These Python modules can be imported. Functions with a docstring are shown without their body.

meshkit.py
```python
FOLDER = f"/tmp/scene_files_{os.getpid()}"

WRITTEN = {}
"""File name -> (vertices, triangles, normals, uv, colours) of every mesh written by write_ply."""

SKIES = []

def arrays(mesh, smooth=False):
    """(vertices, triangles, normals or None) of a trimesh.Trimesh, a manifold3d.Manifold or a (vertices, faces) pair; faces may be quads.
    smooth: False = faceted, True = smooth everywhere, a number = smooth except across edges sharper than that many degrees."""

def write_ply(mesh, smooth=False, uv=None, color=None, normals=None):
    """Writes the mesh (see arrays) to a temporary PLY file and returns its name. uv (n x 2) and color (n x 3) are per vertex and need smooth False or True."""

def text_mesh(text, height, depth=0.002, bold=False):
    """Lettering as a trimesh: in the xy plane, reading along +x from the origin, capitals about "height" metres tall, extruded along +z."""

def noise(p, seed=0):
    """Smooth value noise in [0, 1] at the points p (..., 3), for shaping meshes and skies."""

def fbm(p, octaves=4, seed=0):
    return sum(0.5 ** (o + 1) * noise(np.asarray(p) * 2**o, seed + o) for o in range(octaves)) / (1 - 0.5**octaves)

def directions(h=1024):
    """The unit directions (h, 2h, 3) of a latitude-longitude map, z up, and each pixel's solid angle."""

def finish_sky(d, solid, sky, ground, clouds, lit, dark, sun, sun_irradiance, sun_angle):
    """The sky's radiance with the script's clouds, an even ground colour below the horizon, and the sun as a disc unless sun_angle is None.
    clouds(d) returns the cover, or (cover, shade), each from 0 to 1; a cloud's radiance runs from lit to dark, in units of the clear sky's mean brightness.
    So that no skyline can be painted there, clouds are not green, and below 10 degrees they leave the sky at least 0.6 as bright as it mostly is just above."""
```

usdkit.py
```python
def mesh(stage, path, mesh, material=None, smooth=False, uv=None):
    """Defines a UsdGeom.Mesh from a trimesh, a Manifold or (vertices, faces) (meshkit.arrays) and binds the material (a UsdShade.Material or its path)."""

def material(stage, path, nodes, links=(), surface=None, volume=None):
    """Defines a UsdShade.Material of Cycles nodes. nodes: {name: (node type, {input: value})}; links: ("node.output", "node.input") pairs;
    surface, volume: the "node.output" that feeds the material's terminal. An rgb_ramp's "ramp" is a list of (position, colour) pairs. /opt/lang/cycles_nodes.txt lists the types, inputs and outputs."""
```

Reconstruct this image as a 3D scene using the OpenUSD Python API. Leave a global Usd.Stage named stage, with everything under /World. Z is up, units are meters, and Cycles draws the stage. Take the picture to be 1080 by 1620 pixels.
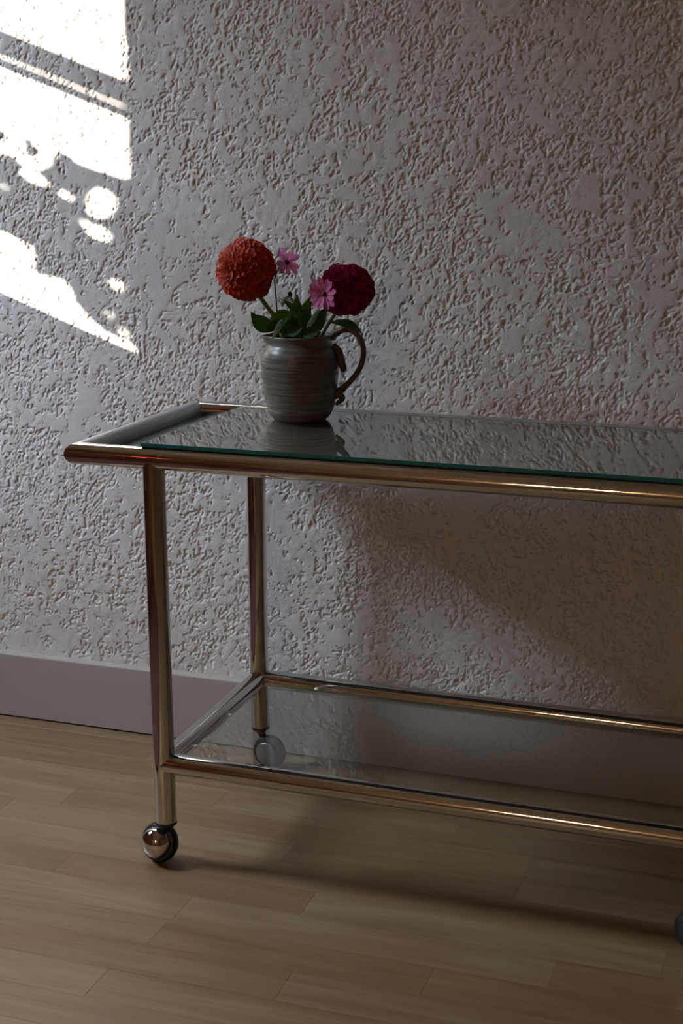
import math, random
import numpy as np, trimesh
import manifold3d as m3
from shapely.geometry import Polygon, Point
import usdkit
from meshkit import noise, fbm
from pxr import Usd, UsdGeom, UsdLux, UsdShade, Gf, Sdf

random.seed(7)
rng = np.random.default_rng(11)
stage = Usd.Stage.CreateInMemory()
UsdGeom.SetStageUpAxis(stage, 'Z'); UsdGeom.SetStageMetersPerUnit(stage, 1.0)
UsdGeom.Xform.Define(stage, '/World')

# ------------------------------------------------------------------ camera
W, H = 1080, 1620
FPX = 2318.98
EYE = np.array([.85637, -2.14239, .99283]); YAW, PITCH, ROLL = -.33264, .24683, -.0045
FWD = np.array([math.sin(YAW) * math.cos(PITCH), math.cos(YAW) * math.cos(PITCH), -math.sin(PITCH)])
RIGHT = np.cross(FWD, [0, 0, 1.]); RIGHT /= np.linalg.norm(RIGHT); UP = np.cross(RIGHT, FWD)
_c, _s = math.cos(ROLL), math.sin(ROLL)
RIGHT, UP = _c * RIGHT + _s * UP, -_s * RIGHT + _c * UP
cam = UsdGeom.Camera.Define(stage, '/World/camera')
M4 = Gf.Matrix4d(*RIGHT, 0, *UP, 0, *(-FWD), 0, *EYE, 1)
cam.AddTransformOp().Set(M4)
cam.CreateHorizontalApertureAttr(36.0); cam.CreateVerticalApertureAttr(54.0)
cam.CreateFocalLengthAttr(36.0 * FPX / W)
cam.CreateClippingRangeAttr((0.05, 100.0))
cam.CreateExposureAttr(0.0)

# ------------------------------------------------------------------ light
SUN = np.array([1.0, .65, -.37]); SUN /= np.linalg.norm(SUN)        # the way the sunlight travels
XWIN = -1.5                                                         # inner face of the window wall


def aim(prim_xf, direction):
    """Turns a light, which shines along its own -z, towards direction."""
    z = -np.asarray(direction, float); z /= np.linalg.norm(z)
    x = np.cross([0, 0, 1.], z); x /= np.linalg.norm(x); y = np.cross(z, x)
    return Gf.Matrix4d(*x, 0, *y, 0, *z, 0, *prim_xf, 1)


sun = UsdLux.DistantLight.Define(stage, '/World/sun')
sun.AddTransformOp().Set(aim((0, 0, 0), SUN))
sun.CreateAngleAttr(.42); sun.CreateNormalizeAttr(True); sun.CreateIntensityAttr(15.0); sun.CreateColorAttr((1.0, .93, .82))
sky = UsdLux.DomeLight.Define(stage, '/World/sky')
sky.CreateIntensityAttr(.04); sky.CreateColorAttr((.62, .78, 1.0))
win_sky = UsdLux.RectLight.Define(stage, '/World/window_daylight')   # the bright sky that stands in the window
win_sky.AddTransformOp().Set(aim((XWIN - 1.6, -.95, 3.20), (1, .10, -.75)))   # above the dark trees over the way
win_sky.CreateWidthAttr(2.5); win_sky.CreateHeightAttr(1.7)
win_sky.CreateIntensityAttr(78.0); win_sky.CreateColorAttr((.70, .835, 1.0))


# ------------------------------------------------------------------ helpers
used = {}


def numbered(parent, name):
    key = (parent, name); n = used.get(key, 0); used[key] = n + 1
    return f'{parent}/{name}' if n == 0 else f'{parent}/{name}_{n:03d}'


def mark(prim, label=None, cat=None, group=None, kind=None):
    for k, v in (('label', label), ('category', cat), ('group', group), ('kind', kind)):
        if v: prim.SetCustomDataByKey(k, v)


def thing(name, label=None, cat=None, loc=(0, 0, 0), rotz=0, group=None, kind=None):
    x = UsdGeom.Xform.Define(stage, numbered('/World', name))
    if any(loc): x.AddTranslateOp().Set(Gf.Vec3d(*map(float, loc)))
    if rotz: x.AddRotateZOp().Set(math.degrees(rotz))
    mark(x.GetPrim(), label, cat, group, kind)
    return x.GetPrim()


def obj(name, mesh, mat, parent=None, smooth=35, label=None, cat=None, group=None, kind=None):
    p = str(parent.GetPath()) if parent else '/World'
    m = usdkit.mesh(stage, numbered(p, name), mesh, mat, smooth=smooth)
    mark(m.GetPrim(), label, cat, group, kind)
    return m.GetPrim()


def local(parent, mesh):
    """The mesh, given in world coordinates, in the frame of a thing that is only moved (not turned)."""
    t = UsdGeom.Xformable(parent).ComputeLocalToWorldTransform(0).ExtractTranslation()
    mesh = mesh.copy(); mesh.apply_translation([-t[0], -t[1], -t[2]]); return mesh


def quad_faces(nu, nv, wrap_v=False):
    i, j = np.meshgrid(np.arange(nu - 1), np.arange(nv if wrap_v else nv - 1), indexing='ij')
    a = i * nv + j; b = i * nv + (j + 1) % nv; c = (i + 1) * nv + (j + 1) % nv; d = (i + 1) * nv + j
    q = np.stack([a, b, c, d], -1).reshape(-1, 4)
    return np.vstack([q[:, [0, 1, 2]], q[:, [0, 2, 3]]])


def tri(v, f):
    return trimesh.Trimesh(np.asarray(v, float), np.asarray(f, int), process=False)


def bbox(lo, hi, b=.001):
    """A box with chamfered edges, by its two corners."""
    lo, hi = np.minimum(lo, hi), np.maximum(lo, hi); b = min(b, (hi - lo).min() * .49)
    pts = []
    for sx in (0, 1):
        for sy in (0, 1):
            for sz in (0, 1):
                c = np.array([(lo, hi)[s][k] for k, s in enumerate((sx, sy, sz))]); d = np.array([1 - 2 * sx, 1 - 2 * sy, 1 - 2 * sz]) * b
                for k in range(3):
                    q = c + d; q[k] = c[k]; pts.append(q)
    return trimesh.convex.convex_hull(np.array(pts))


def tube(points, radii, sides=16, cap=True, flat=None):
    """A swept tube; flat = (direction, factor) squashes the section along a direction."""
    p = np.asarray(points, float); n = len(p); r = np.broadcast_to(np.asarray(radii, float), (n,))
    t = np.gradient(p, axis=0); t /= np.linalg.norm(t, axis=1, keepdims=True) + 1e-12
    a = np.zeros_like(t); ref = np.array([0, 0, 1.]) if abs(t[0][2]) < .9 else np.array([1., 0, 0])
    a[0] = np.cross(t[0], ref); a[0] /= np.linalg.norm(a[0])
    for k in range(1, n):
        a[k] = a[k - 1] - t[k] * (a[k - 1] @ t[k]); a[k] /= np.linalg.norm(a[k])
    b = np.cross(t, a); th = np.arange(sides) * 2 * math.pi / sides
    off = np.cos(th)[None, :, None] * a[:, None] + np.sin(th)[None, :, None] * b[:, None]
    if flat is not None:
        d = np.asarray(flat[0], float); d /= np.linalg.norm(d)
        off = off - (1 - flat[1]) * (off @ d)[..., None] * d
    v = (p[:, None] + r[:, None, None] * off).reshape(-1, 3); f = quad_faces(n, sides, True)
    if cap:
        v = np.vstack([v, p[0], p[-1]]); k = np.arange(sides); k2 = (k + 1) % sides; e = (n - 1) * sides
        f = np.vstack([f, np.stack([np.full(sides, n * sides), k2, k], 1), np.stack([np.full(sides, n * sides + 1), e + k, e + k2], 1)])
    m = tri(v, f); m.fix_normals(); return m


def spline(pts, n):
    from scipy.interpolate import CubicSpline
    p = np.asarray(pts, float); s = np.r_[0, np.cumsum(np.linalg.norm(np.diff(p, axis=0), axis=1))]
    return CubicSpline(s, p)(np.linspace(0, s[-1], n))


def lathe(profile, sides=96):
    p = np.asarray(profile, float); th = np.arange(sides) * 2 * math.pi / sides
    v = np.stack([p[:, None, 0] * np.cos(th), p[:, None, 0] * np.sin(th), np.broadcast_to(p[:, None, 1], (len(p), sides))], -1).reshape(-1, 3)
    return tri(v, quad_faces(len(p), sides, True)[:, ::-1])


def join(ms):
    return trimesh.util.concatenate(ms)


def point_on(px, py, y):
    """The place at depth y whose image is the pixel: used to measure the photograph."""
    d = FWD * FPX + RIGHT * (px - W / 2) - UP * (py - H / 2)
    return EYE + d * (y - EYE[1]) / d[1]


# ------------------------------------------------------------------ materials
MAT = {}


def material(name, nodes, links=(), surface='p.BSDF'):
    MAT[name] = usdkit.material(stage, '/World/Looks/' + name, nodes, links, surface=surface)
    return MAT[name]


def plain(name, color, rough=.5, **kw):
    return material(name, {'p': ('principled_bsdf', {'base_color': color, 'roughness': rough, **kw})})


material('plaster', {
    'g': ('geometry', {}),
    'n1': ('noise_texture', {'scale': 330., 'detail': 3., 'roughness': .6}),
    'b': ('bump', {'strength': .35, 'distance': .0012}),
    'n2': ('noise_texture', {'scale': 5., 'detail': 3.}),
    'c': ('rgb_ramp', {'ramp': [(.3, (.675, .63, .60)), (.7, (.725, .685, .66))]}),
    'p': ('principled_bsdf', {'roughness': .72, 'specular_ior_level': .3})},
    [('g.position', 'n1.vector'), ('n1.fac', 'b.height'), ('g.position', 'n2.vector'), ('n2.fac', 'c.fac'), ('c.color', 'p.base_color'), ('b.normal', 'p.normal')])
plain('skirting_paint', (.45, .385, .355), .5, specular_ior_level=.3)
plain('gap_dark', (.04, .03, .025), .8)
plain('room_paint', (.36, .27, .20), .8)
plain('red_brown_paint', (.16, .065, .05), .8)
plain('dark_ceiling', (.42, .35, .28), .8)


def wood(name, pale, dark):
    material(name, {
        'g': ('geometry', {}), 'o': ('object_info', {}),
        'k': ('math', {'math_type': 'multiply', 'value2': 37.0}), 'cx': ('combine_xyz', {}),
        'ad': ('vector_math', {'math_type': 'add'}),
        'mp': ('mapping', {'mapping_type': 'point', 'scale': (2.0, 24., 4.)}),
        'mf': ('mapping', {'mapping_type': 'point', 'scale': (9., 330., 20.)}),
        'n': ('noise_texture', {'scale': 1.0, 'detail': 5., 'roughness': .58, 'distortion': 1.5}),
        'nf': ('noise_texture', {'scale': 1.0, 'detail': 2., 'roughness': .6, 'distortion': .2}),
        'c': ('rgb_ramp', {'ramp': [(.28, dark), (.5, tuple(.5 * (a + b) for a, b in zip(pale, dark))), (.68, pale)]}),
        'c2': ('rgb_ramp', {'ramp': [(.32, (.82, .77, .72)), (.58, (1, 1, 1))]}),
        'm': ('mix_color', {'blend_type': 'multiply', 'fac': .55}),
        'p': ('principled_bsdf', {'roughness': .38, 'specular_ior_level': .4})},
        [('g.position', 'ad.vector1'), ('o.random', 'k.value1'), ('k.value', 'cx.x'), ('k.value', 'cx.z'), ('cx.vector', 'ad.vector2'),
         ('ad.vector', 'mp.vector'), ('ad.vector', 'mf.vector'), ('mp.vector', 'n.vector'), ('mf.vector', 'nf.vector'),
         ('n.fac', 'c.fac'), ('nf.fac', 'c2.fac'), ('c.color', 'm.a'), ('c2.color', 'm.b'), ('m.result', 'p.base_color')])


wood('maple_light', (0.3, 0.208, 0.121), (0.21, 0.125, 0.063))
wood('maple_mid', (0.275, 0.181, 0.101), (0.193, 0.109, 0.053))
wood('maple_warm', (0.258, 0.158, 0.085), (0.181, 0.095, 0.044))
wood('maple_grey', (0.277, 0.19, 0.111), (0.194, 0.114, 0.058))
WOODS = ['maple_light', 'maple_mid', 'maple_warm', 'maple_grey']

material('chrome', {
    'g': ('geometry', {}), 'n': ('noise_texture', {'scale': 60., 'detail': 4.}),
    'r': ('map_range', {'from_min': .3, 'from_max': .7, 'to_min': .045, 'to_max': .10}),
    'p': ('principled_bsdf', {'base_color': (.64, .635, .615), 'metallic': 1.0})},
    [('g.position', 'n.vector'), ('n.fac', 'r.value'), ('r.result', 'p.roughness')])
material('chrome_dull', {
    'g': ('geometry', {}), 'mp': ('mapping', {'mapping_type': 'point', 'scale': (900., 30., 900.)}), 'n': ('noise_texture', {'scale': 1., 'detail': 3.}),
    'r': ('map_range', {'from_min': .3, 'from_max': .7, 'to_min': .22, 'to_max': .45}),
    'p': ('principled_bsdf', {'base_color': (.40, .41, .42), 'metallic': .45})},
    [('g.position', 'mp.vector'), ('mp.vector', 'n.vector'), ('n.fac', 'r.value'), ('r.result', 'p.roughness')])
plain('chrome_ball', (.70, .68, .66), .06, metallic=1.0)
plain('black_rubber', (.012, .012, .016), .38)
plain('black_plastic', (.012, .011, .012), .45)
plain('grey_tyre', (.035, .04, .05), .5)
plain('hub_metal', (.26, .24, .22), .35, metallic=.4)


def pane_material(name, tint, rough=0.0):
    material(name, {
        't': ('transparent_bsdf', {'color': tint}), 's': ('glossy_bsdf', {'color': (.95, .97, .96), 'roughness': rough}),
        'f': ('fresnel', {'IOR': 1.6}), 'g': ('geometry', {}), 'm': ('mix_closure', {}),
        'i': ('math', {'math_type': 'subtract', 'value1': 1.0}), 'k': ('math', {'math_type': 'multiply'}),      # both faces of the sheet count at the one that light enters
        'a1': ('math', {'math_type': 'add', 'value2': 1.0}), 'd': ('math', {'math_type': 'divide'}), 'x2': ('math', {'math_type': 'multiply', 'value2': 2.0})},
        [('f.fac', 'a1.value1'), ('f.fac', 'x2.value1'), ('x2.value', 'd.value1'), ('a1.value', 'd.value2'), ('g.backfacing', 'i.value2'), ('d.value', 'k.value1'), ('i.value', 'k.value2'),
         ('k.value', 'm.fac'), ('t.BSDF', 'm.closure1'), ('s.BSDF', 'm.closure2')], surface='m.closure')


pane_material('clear_glass', (.95, .98, .965))
pane_material('shelf_glass', (.90, .93, .92), .012)
pane_material('window_glass', (.98, .99, .99))
plain('teal_edge', (.02, .17, .155), .12, specular_ior_level=.5)
plain('grey_edge', (.22, .26, .25), .2)
plain('clip_plastic', (.62, .60, .52), .25)
plain('grey_panel', (.10, .105, .11), .16, specular_ior_level=.6)
material('brown_backing', {
    'g': ('geometry', {}), 'mp': ('mapping', {'mapping_type': 'point', 'scale': (260., 900., 500.)}), 'n': ('noise_texture', {'scale': 1., 'detail': 2., 'roughness': .6}),
    'c': ('rgb_ramp', {'ramp': [(.40, (.085, .058, .044)), (.60, (.115, .082, .064)), (.72, (.24, .19, .16))]}),
    'p': ('principled_bsdf', {'roughness': .55, 'specular_ior_level': .3})},
    [('g.position', 'mp.vector'), ('mp.vector', 'n.vector'), ('n.fac', 'c.fac'), ('c.color', 'p.base_color')])
plain('tape', (.28, .20, .14), .5)

material('stoneware', {
    'tc': ('geometry', {}), 'mp': ('mapping', {'mapping_type': 'point', 'scale': (14., 14., 190.)}), 'n': ('noise_texture', {'scale': 1., 'detail': 4., 'roughness': .6}),
    'ns': ('noise_texture', {'scale': 420., 'detail': 1.}), 'cs': ('rgb_ramp', {'ramp': [(.24, (.18, .13, .09)), (.31, (1, 1, 1))]}),
    'c': ('rgb_ramp', {'ramp': [(.30, (.072, .060, .047)), (.52, (.120, .105, .086)), (.70, (.185, .170, .145))]}),
    'm': ('mix_color', {'blend_type': 'multiply', 'fac': .8}),
    'b': ('bump', {'strength': .25, 'distance': .0012}),
    'p': ('principled_bsdf', {'roughness': .34, 'specular_ior_level': .45})},
    [('tc.position', 'mp.vector'), ('mp.vector', 'n.vector'), ('n.fac', 'c.fac'), ('tc.position', 'ns.vector'), ('ns.fac', 'cs.fac'), ('c.color', 'm.a'), ('cs.color', 'm.b'),
     ('m.result', 'p.base_color'), ('n.fac', 'b.height'), ('b.normal', 'p.normal')])
plain('bare_clay', (.085, .045, .05), .6)
plain('clay_brown', (.085, .052, .036), .5)


def petal_mat(name, lo, hi, trans=.3, scale=260.):
    material(name, {
        'g': ('geometry', {}), 'n': ('noise_texture', {'scale': scale, 'detail': 2.}), 'c': ('rgb_ramp', {'ramp': [(.3, lo), (.7, hi)]}),
        'p': ('principled_bsdf', {'roughness': .6, 'specular_ior_level': .25}), 't': ('translucent_bsdf', {}), 'm': ('mix_closure', {'fac': trans})},
        [('g.position', 'n.vector'), ('n.fac', 'c.fac'), ('c.color', 'p.base_color'), ('c.color', 't.color'), ('p.BSDF', 'm.closure1'), ('t.BSDF', 'm.closure2')], surface='m.closure')


petal_mat('petal_orange', (.36, .034, .012), (.50, .066, .020))
petal_mat('petal_red', (.42, .014, .010), (.54, .028, .018))
petal_mat('floret_gold', (.36, .075, .018), (.50, .14, .036))
petal_mat('petal_magenta', (.24, .006, .055), (.34, .014, .085))
petal_mat('petal_magenta_deep', (.16, .004, .035), (.22, .008, .05))
petal_mat('petal_pink', (.58, .13, .38), (.74, .27, .52), .35)
petal_mat('petal_rose', (.52, .10, .26), (.66, .19, .36), .35)
petal_mat('leaf_dark', (.022, .065, .014), (.040, .105, .022), .2, 90.)
petal_mat('leaf_mid', (.045, .115, .022), (.085, .18, .035), .3, 90.)
petal_mat('leaf_glaucous', (.20, .34, .24), (.30, .44, .31), .3, 90.)
plain('stem_olive', (.10, .135, .03), .5)
plain('stem_green', (.09, .16, .06), .5)
plain('stem_brown', (.07, .05, .03), .6)
plain('flower_eye', (.10, .03, .02), .8)
plain('bud_dark', (.035, .012, .02), .7)
plain('wisp', (.42, .46, .32), .6)
plain('white_frame', (.72, .70, .66), .45)
plain('terracotta', (.42, .17, .09), .7)
material('lamp_glow', {'e': ('emission', {'color': (1.0, .70, .40), 'strength': 7.6})}, surface='e.emission')
material('lamp_red', {'e': ('emission', {'color': (1.0, .12, .03), 'strength': 2.5})}, surface='e.emission')

# ------------------------------------------------------------------ the setting
RX0, RX1, RY0, RZ1 = XWIN, 2.6, -4.2, 2.5


def plaster_height(x, z):
    """Trowelled roughcast: a lumpy coat whose high spots are pressed flat."""
    p = np.stack([x, z, np.zeros_like(x)], -1)
    w = np.stack([noise(p / .020, 3), noise(p / .020, 4), np.zeros_like(x)], -1) - .5
    q = p + .011 * w; q[..., 2] = 0
    s = np.array([1.12, .94, 1])
    big = noise(q * s / .075, 5); a = noise(q * s / .022, 6); b = noise(q * s / .0105, 7)
    c = noise((p + .002 * w) * s / .0048, 8); d = noise(p * s / .0029, 9)
    f = .22 * big + .35 * a + .33 * b + .34 * c + .20 * d
    low = .722 - f                                   # > 0 where the trowel did not reach
    rough = np.clip(low / .16, 0, 1.3)
    dip = -.00070 * rough ** .7
    crumbs = np.minimum(rough, 1) ** .5 * .0013 * ((c - .5) * 1.0 + (d - .5) * 1.5)
    flat = .0007 * (noise(p / .045, 12) - .5) + .0007 * (b - .5)
    return dip + crumbs + flat + .0012


step = .00115
gx0, gx1, gz0, gz1 = -.61, .77, .11, 1.25
nx, nz = int(round((gx1 - gx0) / step)) + 1, int(round((gz1 - gz0) / step)) + 1
X, Z = np.meshgrid(np.linspace(gx0, gx1, nx), np.linspace(gz0, gz1, nz), indexing='ij')
hgt = plaster_height(X, Z)
edge = np.minimum(np.minimum(X - gx0, gx1 - X), np.minimum(Z - gz0, gz1 - Z))
hgt = hgt * np.clip(edge / .006, 0, 1)
V = np.stack([X, -hgt, Z], -1).reshape(-1, 3)
fine = (V, quad_faces(nx, nz)[:, ::-1])


def flat_rect(x0, x1, z0, z1, n=.012):
    a, b = max(2, int((x1 - x0) / n)), max(2, int((z1 - z0) / n))
    Xg, Zg = np.meshgrid(np.linspace(x0, x1, a), np.linspace(z0, z1, b), indexing='ij')
    h = plaster_height(Xg, Zg); e = np.minimum(np.minimum(Xg - x0, x1 - Xg), np.minimum(Zg - z0, z1 - Zg)); h *= np.clip(e / .008, 0, 1)
    return np.stack([Xg, -h, Zg], -1).reshape(-1, 3), quad_faces(a, b)[:, ::-1]


BZ, BX = 1.75, 1.55                                                 # less fine beyond the frame, coarse far from it
parts = [fine, flat_rect(RX0, gx0, 0, BZ, .0048), flat_rect(gx1, BX, 0, BZ, .0048), flat_rect(gx0, gx1, 0, gz0), flat_rect(gx0, gx1, gz1, BZ, .0042),
         flat_rect(RX0, BX, BZ, RZ1), flat_rect(BX, RX1, 0, RZ1)]
vs, fs, n0 = [], [], 0
for v, f in parts:
    vs.append(v); fs.append(f + n0); n0 += len(v)
wm = tri(np.vstack(vs), np.vstack(fs))
obj('wall_back', wm, MAT['plaster'], smooth=True, kind='structure', label='pale roughcast plaster wall behind the trolley')

# the window wall, with its opening, on the left
WY0, WY1, WZ0, WZ1 = -.859, -.40, 1.126, 2.02
T = .06
wl = [bbox((RX0 - T, RY0, 0), (RX0, WY0, RZ1), 0), bbox((RX0 - T, WY1, 0), (RX0, 0, RZ1), 0), bbox((RX0 - T, WY0, 0), (RX0, WY1, WZ0), 0), bbox((RX0 - T, WY0, WZ1), (RX0, WY1, RZ1), 0)]
obj('wall_left', join(wl), MAT['red_brown_paint'], smooth=False, kind='structure', label='window wall at the left of the trolley')
obj('wall_right', bbox((RX1, RY0, 0), (RX1 + .06, 0, RZ1), 0), MAT['room_paint'], smooth=False, kind='structure', label='far right wall of the dim room')
obj('wall_front', bbox((RX0, RY0 - .06, 0), (RX1, RY0, RZ1), 0), MAT['room_paint'], smooth=False, kind='structure', label='wall of the room behind the camera')
obj('ceiling', bbox((RX0, RY0, RZ1), (RX1, 0, RZ1 + .06), 0), MAT['dark_ceiling'], smooth=False, kind='structure', label='ceiling of the dim room')

win = thing('window_1', 'white two-sash window in the left wall with plants outside', kind='structure')
wx0, wx1 = RX0 - T + .008, RX0 - T + .020
obj('sill', bbox((RX0 - T - .02, WY0 - .03, WZ0 - .03), (RX0 + .02, WY1 + .03, WZ0 - .0005), .003), MAT['white_frame'], win)
obj('stile', bbox((wx0, WY1 - .035, WZ0), (wx1, WY1, WZ1), .001), MAT['white_frame'], win)
obj('top_rail', bbox((wx0, WY0, WZ1 - .04), (wx1, WY1 - .035, WZ1), .001), MAT['white_frame'], win)
obj('sash_rail', bbox((wx0, WY0, 1.5345), (wx1, WY1 - .035, 1.5730), .001), MAT['white_frame'], win)
obj('sash_rail', bbox((wx0, WY0, 1.5145), (wx1, WY1 - .035, 1.5298), .001), MAT['white_frame'], win)
xm = .5 * (wx0 + wx1)
obj('pane', bbox((xm - .002, WY0, WZ0), (xm + .002, WY1 - .035, 1.5145), 0), MAT['window_glass'], win, smooth=False)
obj('pane', bbox((xm - .002, WY0, 1.5730), (xm + .002, WY1 - .035, WZ1 - .04), 0), MAT['window_glass'], win, smooth=False)

# floor: three-strip maple boards, each strip a piece of its own
floor = thing('floor', 'pale maple strip floor', kind='structure')
FX0, FX1, FY0 = -1.0, 1.5, -.0447 - .0655 * 14
slab = [bbox((RX0, RY0, -.05), (RX1, FY0, 0), 0), bbox((RX0, FY0, -.05), (FX0, 0, 0), 0), bbox((FX1, FY0, -.05), (RX1, 0, 0), 0), bbox((FX0, FY0, -.05), (FX1, 0, -.004), 0)]
obj('subfloor', join(slab), MAT['maple_mid'], floor, smooth=False)
KNOWN = {0: [-.403], 1: [-.195, .30], 2: [-.50, .17, .62], 3: [-.45, -.0125, .364, .80], 4: [-.243, .19, .489], 5: [-.320, .150, .488], 6: [-.36, .04, .66], 7: [-.143, .229, .70], 8: [-.31, .0734, .5735],
         9: [-.40, .070, .432], 10: [-.19, .269, .66], 11: [-.37, .050, .50], 12: [.28]}
TONE = {(1, 0): 1, (1, 1): 0, (2, 1): 1, (2, 2): 1, (3, 1): 0, (3, 2): 0, (3, 3): 3, (4, 1): 1, (4, 2): 1, (4, 3): 3, (5, 0): 1, (5, 1): 0, (5, 2): 1, (5, 3): 3, (6, 1): 0, (6, 2): 1, (7, 0): 1, (7, 1): 2, (7, 2): 3,
        (8, 0): 1, (8, 1): 0, (8, 2): 0, (9, 1): 1, (9, 2): 2, (9, 3): 2, (10, 1): 2, (10, 2): 3, (11, 1): 0, (11, 2): 1, (12, 0): 1}
for r in range(15):
    y1 = 0 if r == 0 else -.0447 - .0655 * (r - 1); y0 = -.0447 - .0655 * r
    cuts = list(KNOWN.get(r, [random.uniform(-.3, .3)]))
    while cuts[0] > FX0 + .62: cuts.insert(0, cuts[0] - random.uniform(.36, .55))
    base = cuts.index(KNOWN[r][0]) if r in KNOWN else 0
    while cuts[-1] < FX1 - .62: cuts.append(cuts[-1] + random.uniform(.36, .55))
    xs = [FX0] + cuts + [FX1]
    for k, (a, b) in enumerate(zip(xs, xs[1:])):
        tone = TONE.get((r, k - base), random.choice((0, 1, 1, 2, 3)))
        dz = random.uniform(-.00012, 0)
        obj('floor_strip', bbox((a + .00006, y0 + .00006, -.0042), (b - .00006, y1 - .00006, dz), .00018), MAT[WOODS[tone]], floor, smooth=False)

rg_m = bbox((-1.15, -1.75, .0003), (0, 0, .012), .004); rg_m.apply_transform(trimesh.transformations.rotation_matrix(math.atan2(.524, .85), [0, 0, 1])); rg_m.apply_translation((-.615, -.06, 0))
obj('rug', rg_m, plain('rug_red', (.085, .024, .017), .95), label='dark red rug lying askew on the floor beneath the window', cat='rug')

# skirting board
BT, BH = .0165, .1195
prof = Polygon([(0, .003), (BT, .003), (BT, BH - .0030), (BT - .0008, BH - .0012), (BT - .003, BH), (.0, BH + .0004)])
sk = trimesh.creation.extrude_polygon(prof, RX1 - RX0)                  # profile x -> -y, y -> z, length -> x
v = sk.vertices.copy(); sk.vertices = np.stack([RX0 + v[:, 2], -v[:, 0], v[:, 1]], 1); sk.fix_normals()
obj('baseboard_back', sk, MAT['skirting_paint'], smooth=False, kind='structure', label='pale painted skirting board along the plaster wall')

# ------------------------------------------------------------------ the trolley
R = .015
XE, YR, YF, ZT, ZS, XR = -.1106, -.0726, -.4239, .5875, .1521, .745
XE2 = XR + .11
tr = thing('serving_trolley', 'long chrome tube trolley with dark top panel and lower glass shelf', 'trolley', rotz=-.0034)


def mitred(a, b, ends, r=R, sides=40):
    """A straight tube from a to b; ends give each end's cut: shift along the axis per unit of offset along a direction."""
    a, b = np.asarray(a, float), np.asarray(b, float); t = (b - a) / np.linalg.norm(b - a)
    e1 = np.cross([0, 0, 1.], t) if abs(t[2]) < .9 else np.array([1., 0, 0]); e1 /= np.linalg.norm(e1); e2 = np.cross(t, e1)
    th = np.arange(sides) * 2 * math.pi / sides
    ring = r * (np.cos(th)[:, None] * e1 + np.sin(th)[:, None] * e2)
    v = [c + ring + np.outer(ring @ np.asarray(d, float), t) for c, d in zip((a, b), ends)]
    f = quad_faces(2, sides, True); k = np.arange(sides); k2 = (k + 1) % sides
    vv = np.vstack(v + [[a], [b]])
    f = np.vstack([f, np.stack([np.full(sides, 2 * sides), k2, k], 1), np.stack([np.full(sides, 2 * sides + 1), sides + k, sides + k2], 1)])
    m = tri(vv, f); m.fix_normals(); return m


YX = (0, 1, 0); N0 = (0, 0, 0)
obj('top_rail', mitred((XE, YF, ZT), (XE2, YF, ZT), [(0, 1, 0), (0, -1, 0)]), MAT['chrome'], tr, smooth=40)
obj('top_rail', mitred((XE + .013, YR, ZT), (XE2, YR, ZT), [(0, -1, 0), (0, 1, 0)]), MAT['chrome'], tr, smooth=40)
obj('end_rail', mitred((XE, YF, ZT), (XE + .013, YR, ZT), [(1, 0, 0), (-1, 0, 0)]), MAT['chrome_dull'], tr, smooth=40, label='dull scuffed end rail at the left')
obj('end_rail', mitred((XE2, YF, ZT), (XE2, YR, ZT), [(-1, 0, 0), (1, 0, 0)]), MAT['chrome'], tr, smooth=40)
for y in (YF, YR):
    obj('shelf_rail', mitred((0, y, ZS), (XR, y, ZS), [N0, N0]), MAT['chrome'], tr, smooth=40)
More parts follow.
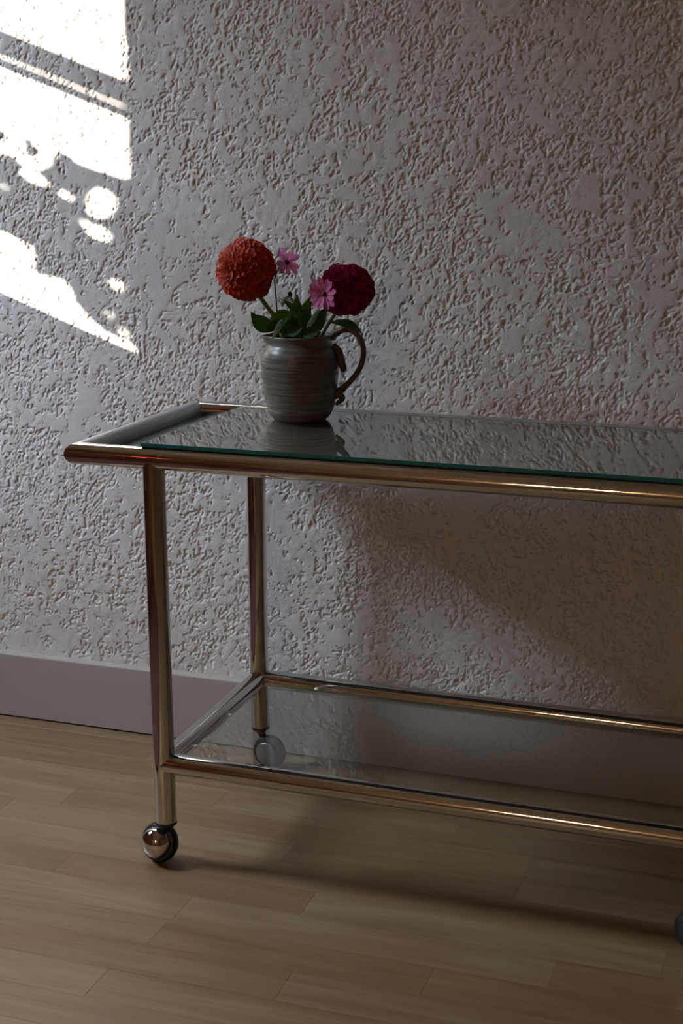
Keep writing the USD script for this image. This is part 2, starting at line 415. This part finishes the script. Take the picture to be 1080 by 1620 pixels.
for x in (0, XR):
    obj('shelf_end_rail', mitred((x, YF, ZS), (x, YR, ZS), [N0, N0]), MAT['chrome'], tr, smooth=40)


def caster(parent, x, y, axis, off, tyre, hub, flatness, zl=.064, hr=.0222):
    """Black collar, short stem, and a black wheel with a domed bright cap on the side that the axis points to."""
    ax = np.asarray(axis, float); ax /= np.linalg.norm(ax)
    c = np.array([x + off[0], y + off[1], .0285])
    col = lathe([(0, -.0125), (.006, -.0125), (.008, -.010), (.0125, -.006), (.0152, -.0035), (.0152, .0005), (0, .0005)], 32); col.apply_translation((x, y, zl))
    p = obj('caster', col, MAT['black_plastic'], parent, smooth=40)
    q = np.array([x, y, zl - .011]); s = tube(spline([q, q * .5 + c * .5 + [0, 0, .002], c + [0, 0, .004]], 8), .0058, 14)
    obj('stem', s, MAT['black_plastic'], p)
    z0 = np.array([0, 0, 1.]); rot = trimesh.geometry.align_vectors(z0, ax)
    prof = [(0.0001, -.016), (.012, -.0155), (.021, -.0125), (.0265, -.007), (.0285, -.001), (.0285, .004), (.0262, .0085), (.022, .0105), (.0001, .0105)]
    w = lathe(prof, 48); w.apply_transform(rot); w.apply_translation(c)
    w.apply_translation([0, 0, -w.bounds[0][2] + .0002])
    lift = w.bounds.mean(0)
    obj('wheel', w, tyre, p, smooth=35)
    n = 14; th = np.linspace(0, math.pi / 2, n)
    cap = lathe([(hr * math.cos(t) + 1e-5, .0098 + flatness * math.sin(t)) for t in th], 48)
    cap.apply_transform(rot); cap.apply_translation(lift - rot[:3, :3] @ [0, 0, -.00275])
    cap.fix_normals()
    obj('hub_cap', cap, hub, p, smooth=60)


for x in (0, XR):
    for y in (YF, YR):
        obj('leg', mitred((x, y, .064 if y == YF else .0705), (x, y, ZT - .004), [N0, N0]), MAT['chrome'], tr, smooth=40)
caster(tr, 0, YF, (-.10, -.95, .26), (-.0125, .003), MAT['black_rubber'], MAT['chrome_ball'], .0165)
caster(tr, 0, YR, (-.16, -.97, .0), (.0175, -.004), MAT['grey_tyre'], MAT['hub_metal'], .005, .0705, .0195)
caster(tr, XR, YF, (.55, .80, .15), (-.012, -.006), MAT['black_rubber'], MAT['chrome_ball'], .0165)
caster(tr, XR, YR, (.2, -.97, .05), (.010, -.004), MAT['black_rubber'], MAT['chrome_ball'], .0165, .0705)

# lower glass shelf, its rubbed edge, and the little clear clips that carry it
sx0, sx1, sy0, sy1 = R - .002, XR - R + .002, YF + R - .002, YR - R + .002
sh = obj('glass_shelf', bbox((sx0 + .001, sy0 + .001, ZS - .0035), (sx1 - .001, sy1 - .001, ZS + .0015), 0), MAT['shelf_glass'], tr, smooth=False, label='clear glass shelf between the lower rails')
obj('glass_edge', join([bbox((sx0, sy0, ZS - .0035), (sx0 + .001, sy1, ZS + .0015), 0), bbox((sx1 - .001, sy0, ZS - .0035), (sx1, sy1, ZS + .0015), 0),
                        bbox((sx0, sy0, ZS - .0035), (sx1, sy0 + .001, ZS + .0015), 0), bbox((sx0, sy1 - .001, ZS - .0035), (sx1, sy1, ZS + .0015), 0)]), MAT['grey_edge'], sh, smooth=False)
for cx_, cy_ in ((R + .003, -.235), (.105, YR - R - .003), (R + .003, -.36), (.6, YR - R - .003)):
    cl = trimesh.creation.icosphere(2, .0042); cl.apply_scale((1, 1, .6)); cl.apply_translation((cx_, cy_, ZS + .0012))
    obj('shelf_clip', cl, MAT['clip_plastic'], tr, smooth=True)
# the dark textured panel that fills the top frame, with a strip of tape stuck across it
pn = obj('top_panel', bbox((XE + R - .002, YF + R - .003, .5775), (XE2 - R + .002, YR - R + .003, .5835), .001), MAT['grey_panel'], tr, smooth=False, label='smooth grey panel inside the top frame')

# the loose clear glass sheet that lies on the rails
GX0, GX1, GYF, GYB = -.0165, .84, -.4285, -.086
gl = thing('glass_sheet', 'loose clear glass sheet with a teal edge lying on the trolley top', 'glass sheet', (.41, -.26, .60))
GR = R + .0002


def sheet_z(y):                                                     # rests on the front rail and, lower, against the rear one
    zf = ZT + GR; zb = ZT + math.sqrt(GR ** 2 - (GYB - YR) ** 2)
    return zf + (zb - zf) * (y - YF) / (GYB - YF)


def slab_sheet(x0, x1, y0, y1, z0=.0012, z1=.0056):
    m = bbox((x0, y0, z0), (x1, y1, z1), 0); v = m.vertices.copy()
    v[:, 2] += [sheet_z(y) for y in v[:, 1]]; m.vertices = v; return local(gl, m)


ge = .0012
obj('pane', slab_sheet(GX0 + ge, GX1 - ge, GYF + ge, GYB - ge), MAT['clear_glass'], gl, smooth=False)
obj('edge', join([slab_sheet(GX0, GX1, GYF, GYF + ge), slab_sheet(GX0, GX1, GYB - ge, GYB), slab_sheet(GX0, GX0 + ge, GYF + ge, GYB - ge), slab_sheet(GX1 - ge, GX1, GYF + ge, GYB - ge)]), MAT['teal_edge'], gl, smooth=False, label='teal cut edge of the glass')
bk = obj('backing', slab_sheet(GX0 + .0005, GX1 - .0005, GYF + .0005, GYB - .0005, 0, .0010), MAT['brown_backing'], gl, smooth=False, label='brown finely textured backing under the glass')


def on_sheet(px, py):
    d = FWD * FPX + RIGHT * (px - W / 2) - UP * (py - H / 2)
    q = EYE + d * (.6015 - EYE[2]) / d[2]; return q[:2]


ta, tb = on_sheet(688, 724), on_sheet(757, 677); td = (tb - ta) / np.linalg.norm(tb - ta); tn = np.array([-td[1], td[0]]) * .0085
tv = np.array([[*(ta - tn), 0], [*(ta + tn), 0], [*(tb + tn), 0], [*(tb - tn), 0]])
tv = np.vstack([tv + [[0, 0, sheet_z(q[1]) + .0010] for q in tv], tv + [[0, 0, sheet_z(q[1]) + .00115] for q in tv]])
obj('tape_strip', local(gl, trimesh.convex.convex_hull(tv)), MAT['tape'], bk, smooth=False, label='faint tan strip of tape under the glass')

# ------------------------------------------------------------------ the jug
MX, MY = .1125, -.1701
MZ = sheet_z(MY) + .0063
mug = thing('jug', 'grey-brown stoneware jug with a looped handle holding cut flowers', 'jug', (MX, MY, MZ))
outer = [(0, .0), (.0360, .0), (.0385, .0012), (.0425, .0050), (.0455, .0100), (.0482, .0170), (.0506, .0260), (.0524, .0380), (.0540, .0520), (.0552, .0640), (.0559, .0745), (.0556, .0850), (.0540, .0950), (.0512, .1025),
         (.0480, .1070), (.0466, .1100), (.0462, .1135), (.0464, .1180), (.0466, .1206), (.0460, .1222), (.0445, .1225)]
inner = [(.0432, .1215), (.0428, .1160), (.0428, .1090), (.0450, .1040), (.0500, .0930), (.0515, .0760), (.0490, .0450), (.0440, .0200), (.0330, .0080), (.0, .0070)]
op = spline(np.array([(a, 0, b) for a, b in outer[1:]]), 90)[:, [0, 2]]
ridge = .00035 * np.sin(op[:, 1] / .0046 * 2 * math.pi + .6) * np.clip((op[:, 1] - .008) / .01, 0, 1) * np.clip((.100 - op[:, 1]) / .02, 0, 1)
op[:, 0] += ridge
foot = op[op[:, 1] <= .0130]; upper = op[op[:, 1] >= foot[-1, 1] - 1e-9]
foot_m = lathe(np.vstack([[(0.0001, .0)], foot]), 96)


def spouted(profile):
    m = lathe(profile, 128); v = m.vertices.copy(); ang = np.arctan2(v[:, 1], v[:, 0])
    side = np.arctan2(-RIGHT[1], -RIGHT[0]) - .05                    # the lip points to the left of the picture
    d = np.angle(np.exp(1j * (ang - side))); k = np.exp(-(d / .38) ** 2) * np.clip((v[:, 2] - .1065) / .015, 0, 1) ** 1.4
    v[:, :2] *= (1 + .20 * k)[:, None]; v[:, 2] -= .0015 * k
    wob = 1 + .006 * np.sin(2 * ang + .7) + .0025 * np.sin(3 * ang)
    v[:, :2] *= wob[:, None]; m.vertices = v; m.fix_normals(); return m


body = spouted(np.vstack([upper, inner]))
obj('body', body, MAT['stoneware'], mug, smooth=50)
foot_m.fix_normals()
obj('foot', foot_m, MAT['bare_clay'], mug, smooth=50, label='bare purple-brown unglazed foot')
hd = [(524, 536), (529, 529), (537, 524), (548, 521), (561, 526), (570.5, 537), (574.6, 553.7), (572.5, 572), (565, 589), (553, 604), (541, 616), (529, 626)]
HY = -.1701 + .010
hp = np.array([point_on(px, py, HY) for px, py in hd]) - [MX, MY, MZ]
hps = spline(hp, 48); tt = np.linspace(0, 1, 48)
hr = .0040 + .0022 * np.exp(-(tt / .12) ** 2) + .0030 * np.exp(-((1 - tt) / .10) ** 2)
hm = tube(hps, hr * 1.0, 20)
# a strap: wider from front to back than it is thick
vd = np.array([-RIGHT[1], RIGHT[0], 0.]); vv = hm.vertices.copy(); cen = hps.mean(0); off = (vv - cen) @ vd
hm.vertices = vv + np.outer(off * .55, vd)
obj('handle', hm, MAT['clay_brown'], mug, smooth=60, label='dark brown looped strap handle')
sp = [(527, 546), (533, 552), (537.5, 563), (540, 574), (542.5, 581), (541, 588)]
spp = np.array([point_on(px, py, HY - .004) for px, py in sp]) - [MX, MY, MZ]
obj('handle_spur', tube(spline(spp, 16), np.interp(np.linspace(0, 1, 16), [0, .3, .7, .92, 1], [.0035, .0058, .0058, .0050, .0025]), 14), MAT['clay_brown'], mug, smooth=60)
spl = [(533, 622), (538, 626), (541, 628), (536, 636), (531, 640)]
sp2 = np.array([point_on(px, py, HY) for px, py in spl]) - [MX, MY, MZ]
obj('handle_tail', tube(spline(sp2, 12), np.interp(np.linspace(0, 1, 12), [0, .5, 1], [.005, .0045, .002]), 12), MAT['clay_brown'], mug, smooth=60)

# ------------------------------------------------------------------ flowers
TOCAM = EYE - np.array([MX, MY, .8]); TOCAM /= np.linalg.norm(TOCAM)


def P(px, py, dy=0.0):
    return point_on(px, py, MY + dy)


def leaf_mesh(base, tip, width, normal, droop=.0, fold=.25, shape=.45, n=9, via=None, wavy=0.0, seed=0):
    base, tip = np.asarray(base), np.asarray(tip)
    mid = .5 * (base + tip) if via is None else np.asarray(via)
    s = np.linspace(0, 1, n); c = (1 - s)[:, None] ** 2 * base + 2 * (s * (1 - s))[:, None] * (2 * mid - .5 * (base + tip) if via is not None else mid) + s[:, None] ** 2 * tip
    c[:, 2] += droop * 4 * s * (1 - s)
    t = np.gradient(c, axis=0); t /= np.linalg.norm(t, axis=1, keepdims=True)
    sd = np.cross(t, normal); sd /= np.linalg.norm(sd, axis=1, keepdims=True); nn = np.cross(sd, t)
    w = width * .5 * np.sin(math.pi * s ** (math.log(.5) / math.log(shape))) ** .9 * (1.1 - .72 * s ** 2.5); w[0] = width * .06; w[-1] = width * .01
    cols = np.array([-1, -.5, 0, .5, 1.])
    wv = wavy * width * np.sin(s * 14 + seed)[:, None] * np.abs(cols)
    v = c[:, None] + w[:, None, None] * cols[None, :, None] * sd[:, None] + (fold * w[:, None] * np.abs(cols) + wv)[..., None] * nn[:, None]
    return tri(v.reshape(-1, 3), quad_faces(n, 5))


def petal(base, tip, side_n, width, cup=.25, curl=0.0, n=5, tipround=.75):
    """A petal from base to tip, broad and rounded near its end."""
    base, tip = np.asarray(base), np.asarray(tip); l = tip - base; L = np.linalg.norm(l); t = l / L
    sd = np.cross(t, side_n); sd /= np.linalg.norm(sd) + 1e-9; nn = np.cross(sd, t)
    s = np.linspace(0, 1, n); w = width * .5 * np.interp(s, [0, .35, tipround, .93, 1], [.35, .72, 1, .72, .28])
    cols = np.array([-1, -.34, .34, 1.])
    c = base + np.outer(s * L, t) + np.outer(curl * L * s ** 2, nn)
    v = c[:, None] + w[:, None, None] * cols[None, :, None] * sd + (cup * w[:, None] * cols[None] ** 2)[..., None] * nn
    return tri(v.reshape(-1, 3), quad_faces(n, 4))


def zinnia(name, label, centre, axis, R, n, mats, flat, stem_pts, stem_r, stem_mat, seed, eye=None, tmax=118, width=.30, squash=(1, 1), ruffle=.05, root=.74, back=.38):
    rg = np.random.default_rng(seed)
    t = thing(name, label, 'flower', centre)
    ax = np.asarray(axis, float); ax /= np.linalg.norm(ax)
    e1 = np.cross(ax, [0, 0, 1.]); e1 /= np.linalg.norm(e1); e2 = np.cross(ax, e1)

    def at(r, th, ph):
        d = math.sin(th) * (squash[0] * math.cos(ph) * e1 + squash[1] * math.sin(ph) * e2) + flat * math.cos(th) * ax
        return r * d
    core = trimesh.creation.icosphere(2, R * .72); rot = trimesh.geometry.align_vectors([0, 0, 1.], ax); core.apply_scale((min(squash), min(squash), flat)); core.apply_transform(rot)
    obj('flower_head', core, mats[0], t, smooth=True)
    for i in range(n):
        u = (i + .5) / n; th = math.radians(8 + (tmax - 8) * u ** .72); ph = i * 2.39996 + rg.normal(0, .05)
        r = R * rg.uniform(1 - ruffle * 1.4, 1 + ruffle * .6)
        tip = at(r, th, ph); base = at(R * root, max(th - back, .02), ph + rg.normal(0, .04)); tip = tip + rg.normal(0, .025 * R, 3)
        nrm = at(1, max(th - 1.15, 0), ph)
        w = R * (width * (.55 + .75 * u)) * rg.uniform(.9, 1.15)
        m = petal(base, tip, nrm, w, cup=rg.uniform(.1, .45), curl=rg.uniform(-.12, .10) - .10 * u)
        obj('petal', m, mats[rg.choice(len(mats))], t, smooth=True)
    if eye is not None:
        for i in range(34):
            th = math.radians(3 + 25 * math.sqrt(i / 34)); ph = i * 2.39996 + rg.normal(0, .15)
            b = at(R * .80, th, ph); q = at(R * rg.uniform(.97, 1.035), th * 1.06 + rg.normal(0, .03), ph)
            obj('floret', petal(b, q, at(1, max(th - 1, 0), ph + rg.normal(0, .8)), R * rg.uniform(.07, .12), cup=.6, curl=rg.uniform(-.2, .2)), eye, t, smooth=True)
    st = np.array(stem_pts) - centre
    obj('stem', tube(spline(st, 18), stem_r, 12), stem_mat, t, smooth=60)
    return t


BOT = np.array([MX, MY, MZ + .012])
up = np.array([0, 0, 1.])
oc = P(389.5, 427)
za = zinnia('zinnia', 'large orange-red globe zinnia at the left of the jug', oc, .80 * TOCAM - .55 * RIGHT + .05 * up,   .0458, 285, [MAT['petal_orange'], MAT['petal_red'], MAT['petal_orange']], .86,
            [P(400, 450), P(410, 468), P(424, 487), P(437, 507), P(446, 530), BOT + [-.006, .004, .012]], .0031, MAT['stem_olive'], 3, eye=MAT['floret_gold'], width=.25, ruffle=.055, root=.80, back=.34)
mc = P(547, 458.5, .004)
zb = zinnia('zinnia', 'dark magenta double zinnia leaning over the jug handle', mc, .86 * TOCAM + .30 * RIGHT + .05 * up, .0422, 190, [MAT['petal_magenta'], MAT['petal_magenta'], MAT['petal_magenta_deep']], .62,
            [P(545, 470, .008), P(537, 486, .006), P(528, 499, .002), P(513, 523, -.008), P(500, 545, -.004), BOT + [.012, .002, .012]], .0026, MAT['stem_green'], 5, tmax=98, width=.30, squash=(1.04, .87))


def daisy(name, label, centre, axis, R, n, mat, stem_pts, seed, lens):
    rg = np.random.default_rng(seed); t = thing(name, label, 'flower', centre)
    ax = np.asarray(axis, float); ax /= np.linalg.norm(ax); e1 = np.cross(ax, up); e1 /= np.linalg.norm(e1); e2 = np.cross(e1, ax)
    for i in range(n):
        ph = 2 * math.pi * (i + rg.uniform(-.18, .18)) / n; d = math.cos(ph) * e1 + math.sin(ph) * e2
        k = R * lens[i % len(lens)] * rg.uniform(.92, 1.06)
        obj('petal', petal(.10 * R * d, k * d + rg.uniform(.10, .42) * R * ax, ax, R * .41, cup=.25, curl=rg.uniform(-.1, .1), n=6, tipround=.8), mat, t, smooth=True)
    eye = trimesh.creation.icosphere(2, R * .17); eye.apply_translation(ax * R * .08)
    obj('flower_eye', eye, MAT['flower_eye'], t, smooth=True)
    st = np.array(stem_pts) - centre
    obj('stem', tube(spline(st, 16), .0010, 8), MAT['stem_brown'], t, smooth=60)
    return t


c1 = P(453, 415.5, .012)
daisy('pink_cosmos', 'small pink flower standing behind the orange zinnia', c1, .72 * TOCAM + .55 * RIGHT + .15 * up, .0215, 9, MAT['petal_pink'],
      [c1 - .002 * TOCAM, P(441, 424, .014), P(434.5, 440, .012), P(436, 465, .01), P(438, 494, .008), P(446, 530), BOT + [-.003, .01, .012]], 8, [1, .95, 1.05, .9])
c2 = P(513, 465, -.036)
daisy('pink_cosmos', 'small rose-pink flower in front of the magenta zinnia', c2, .80 * TOCAM - .50 * RIGHT + .1 * up, .0225, 13, MAT['petal_rose'],
      [c2 - .001 * TOCAM, P(506, 478, -.03), P(494, 488, -.024), P(479, 497, -.02), P(469, 508, -.014), P(466, 535, -.008), BOT + [.004, -.006, .012]], 9, [1, .95, 1.05])

# leaves that belong to the two zinnias
NC = TOCAM


def leaf(parent, base, tip, wpx, mat, dyb=0.0, dyt=0.0, nrm=None, name='leaf', **kw):
    m = leaf_mesh(P(*base, dyb), P(*tip, dyt), wpx / 1085, NC + .0 if nrm is None else nrm, **kw)
    obj(name, local(parent, m), MAT[mat], parent, smooth=True)


leaf(za, (439, 521), (396.5, 493.5), 27, 'leaf_dark', -.012, -.030, shape=.55, fold=.2, via=P(414, 512, -.022))
leaf(za, (434, 522), (466, 503), 24, 'leaf_mid', -.01, -.008, shape=.45, fold=.3, via=P(448, 500, -.014))
leaf(za, (440, 528), (432, 492), 22, 'leaf_mid', -.014, -.016, shape=.5, fold=.3)
leaf(za, (447, 504), (428, 541), 8, 'leaf_glaucous', -.030, -.062, shape=.4, fold=.3)
leaf(zb, (486, 530), (519, 484), 26, 'leaf_dark', -.012, -.024, shape=.5, fold=.35)
leaf(zb, (483, 524), (509, 482), 8, 'leaf_glaucous', -.028, -.034, shape=.5, fold=.4)

# a leafy sprig with a bud in the middle of the bunch
sprig = thing('leafy_sprig', 'dark green leafy sprig with a small bud in the middle of the bunch', 'sprig', P(470, 500, -.01))
for a in [((468, 528), (470, 464.5), 27, 'leaf_mid', -.014, -.018, .45), ((474, 507), (496, 463), 15, 'leaf_mid', -.012, -.02, .5), ((471, 494), (448, 474), 10, 'leaf_mid', -.016, -.022, .5),
          ((472, 520), (492, 488), 22, 'leaf_dark', -.024, -.026, .6), ((462, 530), (461, 497), 24, 'leaf_dark', -.018, -.02, .5), ((478, 532), (470, 500), 24, 'leaf_dark', .004, .006, .5),
          ((455, 532), (446, 506), 20, 'leaf_dark', .012, .018, .5), ((495, 532), (500, 502), 22, 'leaf_dark', .006, .012, .5), ((452, 530), (480, 516), 16, 'leaf_dark', -.03, -.034, .5), ((478, 531), (508, 519), 18, 'leaf_dark', -.032, -.03, .5)]:
    leaf(sprig, a[0], a[1], a[2], a[3], a[4], a[5], shape=a[6], fold=.35, wavy=.02, seed=a[2])
for pts, r, mat in [([P(470, 470, -.018), P(472, 490, -.016), P(477, 510, -.014), P(474, 535, -.006), BOT + [0, .004, .02]], .0011, 'stem_green'), ([P(459, 466, -.01), P(462, 476, -.012), P(468, 488, -.014)], .0006, 'stem_brown')]:
    obj('stem', local(sprig, tube(spline(pts, 14), r, 8)), MAT[mat], sprig, smooth=60)
bud = trimesh.creation.icosphere(2, .0034); bud.apply_scale((1, 1, 1.1)); bud.apply_translation(P(458.5, 465.5, -.010))
obj('bud', local(sprig, bud), MAT['bud_dark'], sprig, smooth=True, label='small round dark flower bud')
rg = np.random.default_rng(21); ws = []
for k in range(26):
    a = np.array([rg.uniform(436, 462), rg.uniform(470, 480)]); b = a + [rg.uniform(-9, 9), rg.uniform(-13, 8)]
    ws.append(tube(spline([P(446, 486, -.006), P(*(.5 * a + [223, 240]), -.006), P(*a, rg.uniform(-.012, .002)), P(*b, rg.uniform(-.012, .002))], 7), .00036, 5))
obj('seed_wisp', local(sprig, join(ws)), MAT['wisp'], sprig, smooth=True, kind='stuff', label='pale feathery wisps')

lf = thing('leaf', 'single dark green leaf draped over the top of the jug handle', 'leaf', P(548, 514, .012))
m = leaf_mesh(P(522.5, 510, .006), P(573.5, 531, .010), 15 / 1085, np.array([.05, -.75, .66]), shape=.45, fold=-.25, via=P(553, 512, .008), n=13)
obj('blade', local(lf, m), MAT['leaf_dark'], lf, smooth=True)

# ------------------------------------------------------------------ out of the picture: the plants outside the window that shade the sun, and two lamps behind the camera
def wall_at(zx, zy):                                                # a spot of the sunlit patch on the wall, measured in the photograph
    q = point_on(zx / 2.7, zy / 2.7, 0.0); return q


shade = Polygon([(-420, 470), (-300, 520), (-160, 560), (-60, 640), (0, 655), (60, 660), (80, 690), (110, 712), (170, 727), (215, 718), (235, 662), (262, 636), (330, 692), (400, 722), (470, 742), (600, 775),
                 (600, 1500), (490, 1438), (430, 1404), (372, 1352), (325, 1290), (306, 1236), (268, 1194), (152, 1174), (150, 1068), (118, 1048), (60, 1014), (0, 988), (-160, 930), (-300, 850), (-420, 800)])
for cx_, cy_, rx_, ry_, an in [(150, 762, 72, 17, 24), (282, 834, 42, 13, 26), (435, 870, 66, 62, 25), (368, 950, 20, 13, 25), (425, 996, 62, 24, 22), (25, 800, 18, 12, 20), (86, 862, 14, 12, 0), (500, 1216, 34, 16, 35), (470, 1348, 22, 12, 45), (530, 1416, 38, 13, 50),
                                (-90, 760, 60, 20, 24), (-200, 700, 50, 24, 24)]:
    th = np.linspace(0, 2 * math.pi, 20); c_, s_ = math.cos(math.radians(an)), math.sin(math.radians(an))
    shade = shade.difference(Polygon([(cx_ + rx_ * math.cos(t) * c_ - ry_ * math.sin(t) * s_, cy_ + rx_ * math.cos(t) * s_ + ry_ * math.sin(t) * c_) for t in th]))
for cx_, cy_, r_ in [(8, 580, 26), (140, 650, 28), (128, 612, 20)]:
    shade = shade.union(Point(cx_, cy_).buffer(r_))
rg = np.random.default_rng(4); lv = []
inner_shade = shade.buffer(-13)
b0 = shade.bounds
from shapely import contains_xy
cand = np.stack([rg.uniform(b0[0], b0[2], 9000), rg.uniform(b0[1], b0[3], 9000)], 1)
cand = cand[contains_xy(inner_shade, cand[:, 0], cand[:, 1])][:2300]
edge_pts = [ring.interpolate(d) for poly in getattr(inner_shade, 'geoms', [inner_shade]) for ring in [poly.exterior, *poly.interiors] for d in np.arange(0, ring.length, 9)]
spots = [tuple(c) for c in cand] + [(p.x, p.y) for p in edge_pts]
for (zx, zy) in spots:
    w = wall_at(zx, zy); dist = (w[0] - (XWIN - .16 - rg.uniform(0, .14))) / SUN[0]
    c = w - SUN * dist
    a1 = np.cross(SUN, up); a1 /= np.linalg.norm(a1); a2 = np.cross(a1, SUN); ph = rg.uniform(0, 2 * math.pi)
    d1 = math.cos(ph) * a1 + math.sin(ph) * a2; d2 = np.cross(d1, SUN + rg.normal(0, .2, 3)); d2 /= np.linalg.norm(d2)
    L, Wd = .0085, .0058
    lv.append((np.array([c - L * d1, c - .2 * L * d1 + Wd * d2, c + L * d1, c - .2 * L * d1 - Wd * d2]), np.array([[0, 1, 2], [0, 2, 3]])))
fol = tri(np.vstack([v for v, _ in lv]), np.vstack([f + 4 * i for i, (_, f) in enumerate(lv)]))
PX0 = XWIN - .30
shrub = thing('potted_plant', 'leafy plant in a trough outside the window, shading the sunlight', 'plant', (PX0 + .07, -.55, .90))
obj('foliage', local(shrub, fol), MAT['leaf_mid'], shrub, smooth=False, kind='stuff')
obj('trough', local(shrub, bbox((PX0, -1.0, .90), (PX0 + .14, -.1, 1.04), .004)), MAT['terracotta'], shrub)
for k in range(9):
    a = np.array([PX0 + .07, -.90 + .08 * k, 1.02]); b = a + [rg.normal(0, .02), rg.normal(0, .04), .10]
    obj('stem', local(shrub, tube(spline([a, .5 * (a + b) + [.005, 0, 0], b], 6), .0016, 6)), MAT['stem_brown'], shrub)


def floor_lamp(label, x, y, z, r, h, glow):
    t = thing('floor_lamp', label, 'lamp', (x, y, 0))
    obj('base', lathe([(0.001, 0), (.14, 0), (.14, .012), (.02, .03), (.012, .04), (.001, .04)], 32), MAT['black_plastic'], t)
    obj('pole', tube([(0, 0, .03), (0, 0, z * .5), (0, 0, z)], .011, 14), MAT['black_plastic'], t)
    sh_ = lathe([(r, z - h / 2), (r * .75, z + h / 2)], 32); obj('shade', sh_, glow, t)


floor_lamp('floor lamp with a warm glowing shade behind the camera', -.05, -3.75, 1.42, .20, .46, MAT['lamp_glow'])
floor_lamp('floor lamp with a small red glowing shade behind the camera', -1.28, -2.9, 1.25, .06, .14, MAT['lamp_red'])
